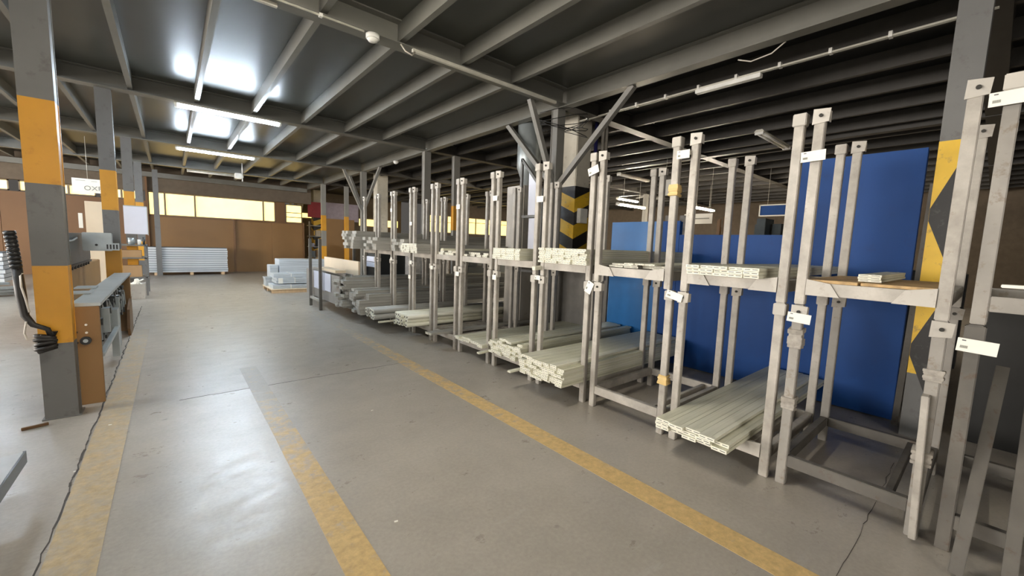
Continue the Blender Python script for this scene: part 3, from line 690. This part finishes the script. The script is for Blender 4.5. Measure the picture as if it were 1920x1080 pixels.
# hanging paper sign with the letters OXPO
e = empty('hanging_sign', (-1.46, 14, 2.4), 'white hanging paper sign with grey letters above the left windows', 'sign')
MB().box(-1.72, -1.14, 14.0, 14.006, 2.40, 2.72).build('sheet', 'white_paper', e)
MB().tube([(-1.46, 14.003, 2.72), (-1.46, 14.003, 3.7)], .004, 6).build('string', 'fixture', e)
cu = bpy.data.curves.new('letters', 'FONT'); cu.body = 'OXPO'; cu.size = .15; cu.extrude = .001; cu.space_character = 1.05
tmp = bpy.data.objects.new('tmp', cu); COL.objects.link(tmp)
dg = bpy.context.evaluated_depsgraph_get(); me = bpy.data.meshes.new_from_object(tmp.evaluated_get(dg)); bpy.data.objects.remove(tmp)
me.materials.clear(); me.materials.append(MATS['barcode_grey'])
o = bpy.data.objects.new('letters', me); COL.objects.link(o); o.parent = e; o.rotation_euler = (math.radians(90), 0, 0)
o.location = (-1.53 + 1.46, -.003, 2.455 - 2.4)
MB().box(-1.66, -1.50, 13.996, 14.0, 2.668, 2.676).box(-1.4, -1.3, 13.996, 14.0, 2.664, 2.671).build('small_print', 'barcode_grey', e)

# ------------------------------------------------------------------ left side: brown machine between the striped columns
e = empty('bending_machine', (-.6, 6.8, 0), 'low brown machine with grey top between the striped columns', 'machine')
MB().box(-.685, -.50, 4.93, 4.97, 0, .855).build('end_panel', 'wall_brown_b', e, .003)
MB().box(-.70, -.505, 8.42, 8.50, 0, .86).build('end_panel', 'machine_brown', e, .003)
mb = MB(); mb.prism([(-.50, 8.5, 0), (-.50, 8.5, .52), (-.50, 8.0, .38), (-.50, 7.9, .12), (-.50, 8.0, 0)], (-.03, 0, 0)); mb.build('side_plate', 'machine_brown_dark', e)
MB().box(-.675, -.49, 4.95, 8.46, .855, .885).build('top_plate', 'galvanised', e, .004)
MB().box(-.53, -.49, 4.98, 6.4, .40, .43).build('lower_rail', 'galvanised', e, .003)
MB().box(-.69, -.66, 4.98, 8.4, .12, .84).build('back_plate', 'dark_machine', e)
mb = MB(); rr = random.Random(3)
for q in range(26):
    yy = 5.1 + q * .125; zz = rr.uniform(.45, .8)
    mb.tube([(-.655, yy, zz), (-.54 + rr.uniform(-.03, .02), yy, zz)], rr.uniform(.015, .05), 10)
    mb.box(-.65, -.56, yy, yy + rr.uniform(.03, .09), rr.uniform(.3, .5), rr.uniform(.52, .8))
mb.build('mechanism', 'dark_machine', e)
mb = MB()
for q in range(12):
    yy = 5.2 + q * .26; mb.tube([(-.6, yy, .78), (-.56, yy + .1, .6), (-.55, yy + .03, .45)], .01, 6)
mb.box(-.56, -.50, 6.35, 6.55, .08, .62).box(-.55, -.52, 6.85, 6.9, .1, .7).box(-.62, -.50, 5.6, 5.66, .5, .74).build('links', 'galvanised', e)
p = MB().tube([(-.592, 4.928, .565), (-.592, 4.905, .565)], .035, 20).build('knob', 'black_plastic', e)
MB().tube([(-.592, 4.906, .565), (-.592, 4.903, .565)], .016, 16).build('knob_ring', 'galvanised', p)
for zz, yy, mt_ in ((.70, -.585, 'white_plastic'), (.632, -.585, 'white_plastic'), (.64, -.645, 'black_plastic'), (.55, -.645, 'black_plastic')):
    MB().tube([(yy, 4.93, zz), (yy, 4.922, zz)], .009, 12).build('bolt', mt_, e)
for (a, b2, y0_) in ((-.80, -.62, 5.62), (-.80, -.64, 6.15)):
    tag(MB().box(a, b2, y0_, y0_ + .22, .888, .90).build('steel_plate', 'galvanised', None, .002, loc=(a, y0_, .888)), 'small pale plate lying across the machine top, %s' % ('nearer one' if y0_ < 6 else 'farther one'), 'plate')
# long grey machine behind
e = empty('press_machine', (-1.2, 9, 0), 'long dark grey press behind the two nearest striped columns', 'machine')
MB().prism([(-1.06, 7.3, 1.02), (-1.06, 7.3, 1.46), (-1.16, 7.3, 1.46), (-1.16, 7.3, 1.02)], (0, 2.6, 0)).build('beam', 'dark_machine', e, .01)
MB().box(-1.30, -1.08, 8.0, 11.2, .0, .96).build('lower_body', 'machine_brown', e, .01)
mb = MB()
for q in range(9): mb.box(-1.10, -1.04, 7.6 + q * .24, 7.64 + q * .24, .955, 1.0)
mb.box(-1.12, -1.05, 7.4, 9.9, .985, 1.02); mb.build('clamp_bar', 'black_plastic', e)
MB().tube([(-1.05, 7.4, 1.38), (-1.04, 7.7, 1.35), (-1.04, 8.2, 1.36), (-1.05, 8.6, 1.39)], .012, 8).build('cable', 'galvanised', e)
e = empty('control_box', (-.9, 8.9, 1.2), 'pale grey control box between the press and second striped column', 'control box')
MB().box(-1.02, -.70, 8.78, 8.92, 1.20, 1.475).build('body', 'galvanised', e, .008)
MB().tube([(-.87, 8.78, 1.29), (-.87, 8.765, 1.29)], .016, 14).build('lock', 'black_plastic', e)
for q in range(4): MB().box(-.76 + q * .035, -.742 + q * .035, 8.76, 8.78, 1.23, 1.30).build('button', 'black_plastic', e)
MB().box(-.78, -.62, 8.77, 8.79, 1.21, 1.32).build('button_plate', 'galvanised', e)
# hose and cable hung beside the nearest column
e = empty('cable_bundle', (-.86, 4.66, .5), 'black ribbed hose and coiled rubber cable hung on nearest column', 'hose')
mb = MB()
for q in range(9): mb.tube([(-.90 + q * .002, 4.63, 1.475 - q * .03), (-.898 + q * .002, 4.63, 1.452 - q * .03)], .033, 16)
mb.tube([(-.90, 4.63, 1.48), (-.88, 4.63, 1.2)], .028, 16); mb.build('corrugated_hose', 'black_plastic', e)
MB().tube([(-.88, 4.63, 1.21), (-.872, 4.63, 1.0), (-.86, 4.62, .85), (-.82, 4.60, .78), (-.75, 4.60, .74), (-.73, 4.60, .66)], [.028, .03, .024, .02, .018, .018], 12).build('thick_cable', 'rubber', e)
mb = MB()
for q in range(4):
    cz = .60 + q * .028; rr_ = .052 - .004 * (q % 2)
    mb.tube([(-.765 + rr_ * 1.0 * math.cos(t * .45), 4.595 + rr_ * .5 * math.sin(t * .45), cz + .012 * math.cos(t * .45 + q)) for t in range(15)], .014, 8)
mb.tube([(-.81, 4.60, .57), (-.73, 4.60, .60), (-.72, 4.6, .72)], [.02, .03, .024], 10); mb.build('coil', 'rubber', e)
MB().tube([(-.85, 4.6, 1.17), (-.862, 4.6, 1.15), (-.862, 4.6, 1.07), (-.845, 4.59, .98), (-.83, 4.58, .88)], .006, 8).build('white_cable', 'cable_white', e)
MB().tube([(-.852, 4.59, .81), (-.865, 4.59, .72), (-.855, 4.59, .675), (-.83, 4.59, .672), (-.78, 4.57, .70)], .006, 8).build('white_cable', 'cable_white', e)
# near left bottom: dark steel edge of a table / plate
e = empty('steel_table', (-1.0, 3.0, 0), 'dark edged grey steel plate at the lower left corner', 'table')
MB().prism([(-.705, 3.50, .20), (-.715, 2.2, .20), (-1.9, 2.2, .20), (-1.9, 3.2, .20)], (0, 0, .012)).build('plate', 'sheet_zinc', e)
MB().bar((-.703, 3.52, .175), (-.715, 2.2, .175), .012, .07).build('edge_rail', 'dark_machine', e)
for yy in (2.5, 3.0): MB().box(-1.6, -1.55, yy, yy + .05, 0, .20).build('leg', 'dark_machine', e)
tag(MB().bar((-.91, 4.52, .012), (-.78, 4.56, .012), .02, .02).build('steel_offcut', 'machine_brown_dark', None, .002, loc=(-.85, 4.54, 0)), 'rusty offcut lying at the foot of the nearest column', 'offcut')
tag(MB().tube([(-.518, 4.0 - .45, .0), (-.518, 4.0 - .45, .006)], .006, 10).build('steel_nut', 'white_plastic', None, loc=(-.518, 3.55, 0)), 'tiny bright nut lying on the floor crack', 'nut')
for q, (fx_, fy_, l_) in enumerate(((.86, 1.93, 'paper scrap in the lower middle of the floor'), (1.03, 1.29, 'paper scrap nearest the bottom edge'), (-.43, 4.3, 'white scrap right of the floor crack'), (1.30, 3.42, 'tiny white scrap between the yellow lines'))):
    tag(MB().bar((fx_, fy_, .002), (fx_ + .018, fy_ - .006, .003), .011, .003).build('paper_scrap', 'white_paper', None, loc=(fx_, fy_, 0)), l_, 'scrap')

# ------------------------------------------------------------------ panels stacked
def stack(name, x0, x1, y0, y1, z0, n, h, mat, label, group, cat='panel', jit=.01, per=1):
    mb = MB(); L, D = x1 - x0, y1 - y0
    mb.box(0, L, 0, D, 0, h * .80, 0); mb.box(.004, L - .004, .006, D - .006, h * .80, h, 1)
    for q in range(3): mb.box(0.0, L, -.006, 0, h * (.12 + q * .22), h * (.20 + q * .22), 0)
    me = bpy.data.meshes.new(name); bmesh.ops.recalc_face_normals(mb.bm, faces=mb.bm.faces[:]); mb.bm.to_mesh(me)
    for q in (mat, 'panel_groove'): me.materials.append(MATS[q])
    for q in range(n):
        o = bpy.data.objects.new(name, me); COL.objects.link(o)
        o.location = (x0 + R0.uniform(-jit, jit), y0 + R0.uniform(-jit, jit), z0 + q * h); tag(o, label + ', ' + ('lowest' if q == 0 else 'topmost' if q == n - 1 else ORD[q] + ' from the bottom'), cat, group)
stack('silver_panel', -.66, 1.66, 19.2, 19.9, .10, 11, .083, 'panel_silver', 'bright silver panel before the far brown wall', 'silver panels by the far wall')
for xx in (-.5, .5, 1.45): tag(MB().box(xx, xx + .1, 19.15, 19.95, 0, .10).build('timber_bearer', 'wood_pale', None, .004, loc=(xx, 19.5, 0)), 'timber bearer under the silver panels, %s' % {-.5: 'left one', .5: 'middle one', 1.45: 'right one'}[xx], 'timber')
stack('metal_sheet', -4.6, -3.05, 15.0, 15.9, .22, 7, .10, 'panel_silver', 'pale panel in the pile at the left edge', 'pale panels at the left edge', jit=.02)
for q, (xa, ya, zz) in enumerate(((-3.7, 13.6, .02), (-3.65, 13.5, .09), (-3.6, 13.45, .16), (-3.8, 13.7, .23))):
    tag(MB().bar((xa, ya, zz + .03), (xa + .95, ya + .5, zz + .03), .22, .05).build('metal_plank', 'galvanised', None, .004, loc=(xa, ya, zz)), 'grey plank in the crossed heap by the left edge, level %s from the floor' % ['one', 'two', 'three', 'four'][q], 'plank')
# right of aisle: low pallets with strapped profiles
e = empty('pallet', (2.5, 12.6, 0), 'low pallet with yellowed edge under strapped metal bundles', 'pallet')
mb = MB()
for yy in (12.35, 13.0, 13.6): mb.box(2.02, 3.1, yy, yy + .1, 0, .09)
mb.build('bearers', 'wood_pale', e)
MB().box(2.0, 3.12, 12.32, 13.75, .09, .11).build('deck', 'tan_board', e, .003)
k = 0
for (x0, x1, y0, y1, z0, z1, l_) in ((2.03, 3.0, 12.4, 13.1, .111, .22, 'bottom strapped grey bundle on the pallet'), (2.15, 3.0, 12.5, 13.2, .245, .40, 'middle strapped grey bundle with card label'), (2.0, 2.9, 13.3, 13.7, .112, .36, 'pale bundle at the back left of the pallet'), (2.1, 3.0, 12.7, 13.3, .405, .50, 'top thin bundle on the pallet')):
    e = empty('strapped_bundle', ((x0 + x1) / 2, (y0 + y1) / 2, z0), l_, 'bundle')
    mb = MB(); n = max(2, int((z1 - z0) / .035))
    for q in range(n): mb.box(x0 + R0.uniform(0, .05), x1, y0 + R0.uniform(0, .03), y1, z0 + (z1 - z0) * q / n, z0 + (z1 - z0) * (q + .88) / n)
    mb.build('sheets', 'panel_silver', e)
    MB().box(x0 + .45, x0 + .47, y0 - .004, y1 + .004, z0, z1 + .003).build('strap', 'white_plastic', e)
    if 'card' in l_: MB().box(x0 + .05, x0 + .16, y0 - .012, y0 - .004, z0, z1 - .005).build('card_label', 'white_paper', e)
tag(MB().box(2.50, 3.9, 14.0, 14.7, .0, .84).build('wrapped_pack', 'panel_silver', None, .01, loc=(3.1, 14.3, 0)), 'pale blue wrapped pack standing behind the pallet', 'pack')
tag(MB().box(2.25, 2.47, 14.0, 14.5, .0, .66).build('wrapped_pack', 'panel_silver', None, .01, loc=(2.3, 14.2, 0)), 'smaller wrapped pack left of the pale blue one', 'pack')
# sheet crate rack protruding in the aisle
e = empty('sheet_rack', (2.5, 9.6, 0), 'dark steel rack with tall posts standing out into the aisle', 'rack')
for (x_, y_) in ((2.34, 9.02), (2.34, 9.80), (3.3, 9.02), (3.3, 9.80)):
    MB().box(x_, x_ + .055, y_, y_ + .055, 0, 1.50).build('post', 'rack_steel_dark', e, .003)
MB().box(2.345, 2.39, 9.07, 9.80, .17, .225).box(3.3, 3.35, 9.07, 9.80, .17, .225).box(2.39, 3.3, 9.03, 9.07, .17, .22).box(2.39, 3.3, 9.81, 9.85, .17, .22).build('base_frame', 'rack_steel', e, .003)
sheets = [((2.43, 7.98, .227), (2.43, 10.45, .80), 'grey zinc sheet standing nearest the aisle in the sheet rack'), ((2.55, 8.05, .227), (2.55, 10.4, .84), 'second zinc sheet leaning in the sheet rack'), ((2.68, 8.02, .227), (2.68, 10.4, .83), 'third zinc sheet leaning in the sheet rack')]
for p0, p1, l_ in sheets: tag(MB().box(p0[0], p0[0] + .02, p0[1], p1[1], p0[2], p1[2]).build('zinc_sheet', 'sheet_zinc', None, .002, loc=(p0[0], 9.2, .2)), l_, 'sheet')
tag(MB().box(2.415, 2.43, 8.95, 9.75, .42, .80).build('white_board', 'white_board', None, .002, loc=(2.42, 9.3, .4)), 'white board hung on the left half of the zinc sheet', 'board')
tag(MB().box(2.412, 2.424, 8.50, 8.90, .44, .80).build('white_board', 'white_board', None, .002, loc=(2.42, 8.7, .4)), 'narrower white board between the rack post and the open zinc', 'board')
tag(MB().box(2.42, 2.62, 8.2, 9.4, .845, .90).build('pale_plank', 'tan_board', None, .004, loc=(2.5, 8.8, .85)), 'short pale plank resting on the zinc sheets', 'plank')
tag(MB().box(2.95, 2.99, 8.45, 10.9, .3, 1.06).build('tan_sheet', 'tan_board', None, .003, loc=(2.97, 9.6, .3)), 'large tan board standing behind the zinc sheets', 'sheet')
# brackets hanging below the posts of the far racks
e = empty('open_cabinet', (3.4, 8.9, 0), 'dark open cabinet with white drawer behind the far racks', 'cabinet')
MB().box(3.35, 3.40, 8.50, 9.10, .3, 1.22).box(3.35, 4.0, 8.48, 8.5, .3, 1.22).box(3.35, 4.0, 9.1, 9.12, .3, 1.22).build('frame', 'dark_machine', e)
MB().box(3.33, 3.35, 8.55, 9.05, .93, 1.16).build('drawer_front', 'white_board', e, .004)
MB().box(3.325, 3.333, 8.55, 9.05, 1.04, 1.05).build('drawer_gap', 'black_plastic', e)

# ------------------------------------------------------------------ far left bench, white board and tall timber
e = empty('work_bench', (-.55, 13.2, 0), 'grey steel bench with shelves behind the third striped column', 'bench')
for (x_, y_) in ((-.50, 13.0), (-.50, 13.9), (-1.2, 13.0), (-1.2, 13.9)): MB().box(x_, x_ + .04, y_, y_ + .04, 0, 1.20).build('leg', 'column_grey', e, .002)
for zz in (.42, .88, 1.18): MB().box(-1.2, -.46, 13.0, 13.94, zz, zz + .03).build('shelf', 'column_grey', e, .002)
tag(MB().box(-.98, -.55, 13.05, 13.28, .91, 1.08).build('cardboard_carton', 'carton', None, .004, loc=(-.75, 13.3, .91)), 'small carton on the middle bench shelf', 'carton')
tag(MB().box(-.95, -.56, 13.05, 13.28, .45, .72).build('cardboard_carton', 'carton', None, .004, loc=(-.75, 13.3, .45)), 'larger carton on the low bench shelf', 'carton')
e = empty('white_board', (-.53, 13.1, 1.45), 'framed white board standing on the steel bench', 'board')
MB().box(-.82, -.42, 13.08, 13.10, 1.46, 2.10).build('surface', 'white_board', e); MB().box(-.42, -.405, 13.07, 13.11, 1.44, 2.12).box(-.82, -.405, 13.07, 13.11, 2.10, 2.12).build('frame', 'galvanised', e)
for q, (xa, w_, h_, mt_, l_) in enumerate(((-.72, .12, .16, 'galvanised', 'grey tin on the bench below the white board'), (-.58, .07, .12, 'white_plastic', 'white jar on the bench below the white board'), (-.50, .05, .18, 'dark_machine', 'dark jar at the bench corner'))):
    tag(MB().tube([(xa, 13.15, 1.212), (xa, 13.15, 1.212 + h_)], w_ / 2, 14).build('tin', mt_, None, loc=(xa, 13.15, 1.21)), l_, 'tin')
e = empty('carton_box', (-.6, 12.5, 0), 'open white carton full of scrap at the foot of the bench', 'carton')
MB().box(-.80, -.50, 12.35, 12.75, 0, .34).build('box', 'rack_plate', e, .004)
mb = MB()
for q in range(8): mb.bar((-.75 + q * .03, 12.38, .33), (-.62 + R0.uniform(-.05, .1), 12.40 + R0.uniform(0, .2), .42 + R0.uniform(-.02, .04)), .05, .01)
mb.build('scrap', 'white_paper', e)
tag(MB().box(-1.32, -.98, 12.0, 12.04, 0, 2.10).build('wood_board', 'tan_board', None, .004, loc=(-1.15, 12, 0)), 'pale wooden board upright behind the second striped column', 'board')
tag(MB().bar((-.90, 11.2, 0), (-.94, 11.25, 2.12), .05, .07).build('timber_stud', 'wood_pale', None, .003, loc=(-.9, 11.2, 0)), 'tall pale timber stud right of the second striped column', 'timber')
tag(MB().bar((-.83, 11.3, 0), (-.86, 11.3, 2.05), .035, .05).build('timber_stud', 'wood_pale', None, .003, loc=(-.83, 11.3, 0)), 'thinner timber stud beside the tall one', 'timber')
tag(MB().box(-1.42, -1.36, 12.0, 12.01, 1.55, 1.85).build('paper_note', 'white_paper', None, loc=(-1.39, 12, 1.6)), 'white paper strip left of the upright wooden board', 'paper')

# ------------------------------------------------------------------ far right background
e = empty('storage_shelf', (5.6, 21.0, 0), 'cluttered open shelf beside the far striped pillar', 'shelf')
for zz in (.6, 1.1, 1.6, 2.1): MB().box(5.0, 5.9, 20.9, 21.3, zz, zz + .03).build('shelf_board', 'rack_plate', e)
for x_ in (5.0, 5.86): MB().box(x_, x_ + .04, 20.9, 20.94, 0, 2.3).build('upright', 'rack_plate', e)
rr = random.Random(5); cl = ['galvanised', 'carton', 'white_board', 'dark_machine', 'machine_brown', 'tan_board']
place = ['left', 'middle', 'right']
for li, zz in enumerate((.63, 1.13, 1.63)):
    for q in range(3):
        hh = rr.uniform(.15, .38); o = MB().box(5.06 + q * .27, 5.06 + q * .27 + rr.uniform(.14, .24), 20.95, 21.2, zz, zz + hh).build('storage_box', cl[(li * 2 + q) % 6], None, .005, loc=(5.1 + q * .27, 21, zz))
        tag(o, 'small box on the %s board of the far cluttered shelf, %s' % (['lowest', 'middle', 'upper'][li], place[q]), 'box')
tag(MB().box(6.0, 7.7, 22.0, 22.04, 2.45, 3.35).build('hanging_banner', 'banner_lilac', None, loc=(6.8, 22, 2.5)), 'faded lilac banner hung in the far right background', 'banner')
tag(MB().box(5.2, 6.0, 21.9, 21.94, 2.55, 3.3).build('hanging_banner', 'banner_red', None, loc=(5.6, 22, 2.5)), 'dark red banner left of the lilac one', 'banner')
tag(MB().box(5.3, 6.6, 19.4, 19.46, 0, 2.42).build('brown_screen', 'wall_brown_b', None, .005, loc=(6, 19.4, 0)), 'brown screen behind the grey and yellow far column', 'screen')
# machines and stock in the hall beyond the racks
rr = random.Random(11)
items = [(6.6, 12.5, 1.4, .9, 1.3, 'clutter_grey', 'grey machine block beyond the eighth rack'), (8.3, 15.5, 1.5, .9, 1.5, 'clutter_grey', 'grey machine block beyond the tenth rack'), (7.2, 10.2, 1.2, .7, 1.05, 'dark_machine', 'dark machine beyond the seventh rack'),
         (9.9, 13.5, 1.6, .8, 1.6, 'dark_machine', 'dark block below the yellow windows'), (11.5, 17.0, 1.2, .8, 1.5, 'banner_lilac', 'faded lilac crate under the yellow windows'), (6.9, 17.2, .8, .6, 1.7, 'clutter_grey', 'grey cabinet far behind the end rack'),
         (9.9, 5.35, .8, 1.1, 2.42, 'clutter_grey', 'grey stock heap above the low blue panel'), (10.2, 3.25, .9, 1.15, 2.33, 'machine_teal', 'dark green cabinet above the blue panels on the right'), (10.3, 4.32, .5, .42, 2.42, 'wall_brown_b', 'brown crate above the low blue panel'),
         (13.5, 7.5, 2.2, .8, 2.0, 'clutter_grey', 'distant grey stock right of the chevron pillar'), (7.8, 1.0, .3, 1.6, 1.7, 'deck_shaded', 'dark brown cabinet behind the right edge rack')]
for (x_, y_, w_, d_, h_, mt_, l_) in items:
    e = empty('stored_machine', (x_, y_, 0), l_, 'machine')
    MB().box(x_ - w_ / 2, x_ + w_ / 2, y_ - d_ / 2, y_ + d_ / 2, .1, h_ * .8).build('body', mt_, e, .02)
    mb = MB()
    for q in range(6):
        a = x_ + rr.uniform(-.45, .3) * w_; c_ = y_ + rr.uniform(-.4, .25) * d_; mb.box(a, a + rr.uniform(.08, .3) * w_, c_, c_ + .15 * d_, h_ * .8, h_ * rr.uniform(.84, 1.0))
    mb.build('upper_part', mt_, e, .006)
    MB().box(x_ - w_ / 2 + .05, x_ + w_ / 2 - .05, y_ - d_ / 2 + .05, y_ + d_ / 2 - .05, 0, .1).build('plinth', 'dark_machine', e)
for (x_, y_, z_, w_, h_, l_, mt_) in ((11.4, 5.5, 2.3, .8, .28, 'white hanging sign with a line of print in the right hall', 'white_paper'), (9.3, 5.2, 2.85, .4, .38, 'white hanging card in front of the far column', 'white_paper'), (12.2, 3.4, 2.55, 1.6, .25, 'long blue sign board with white rim in the right hall', 'blue_panel')):
    e = empty('hanging_sign', (x_, y_, z_), l_, 'sign')
    MB().box(x_, x_ + .02, y_ - w_ / 2, y_ + w_ / 2, z_, z_ + h_).build('board', mt_, e)
    if mt_ == 'blue_panel':
        mb = MB()
        for a, b2, c_, d_ in ((y_ - w_ / 2 - .02, y_ + w_ / 2 + .02, z_ - .03, z_), (y_ - w_ / 2 - .02, y_ + w_ / 2 + .02, z_ + h_, z_ + h_ + .03), (y_ - w_ / 2 - .03, y_ - w_ / 2, z_ - .03, z_ + h_ + .03), (y_ + w_ / 2, y_ + w_ / 2 + .03, z_ - .03, z_ + h_ + .03)): mb.box(x_ - .01, x_ + .03, a, b2, c_, d_)
        mb.build('rim', 'white_paper', e)
    elif w_ > .5: MB().box(x_ - .004, x_, y_ - w_ * .4, y_ + w_ * .35, z_ + .13, z_ + .16).build('print_line', 'barcode_grey', e)
    for s_ in (-.4, .4): MB().tube([(x_ + .01, y_ + w_ * s_, z_ + h_), (x_ + .01, y_ + w_ * s_, 3.9)], .004, 6).build('hanger_wire', 'fixture', e)
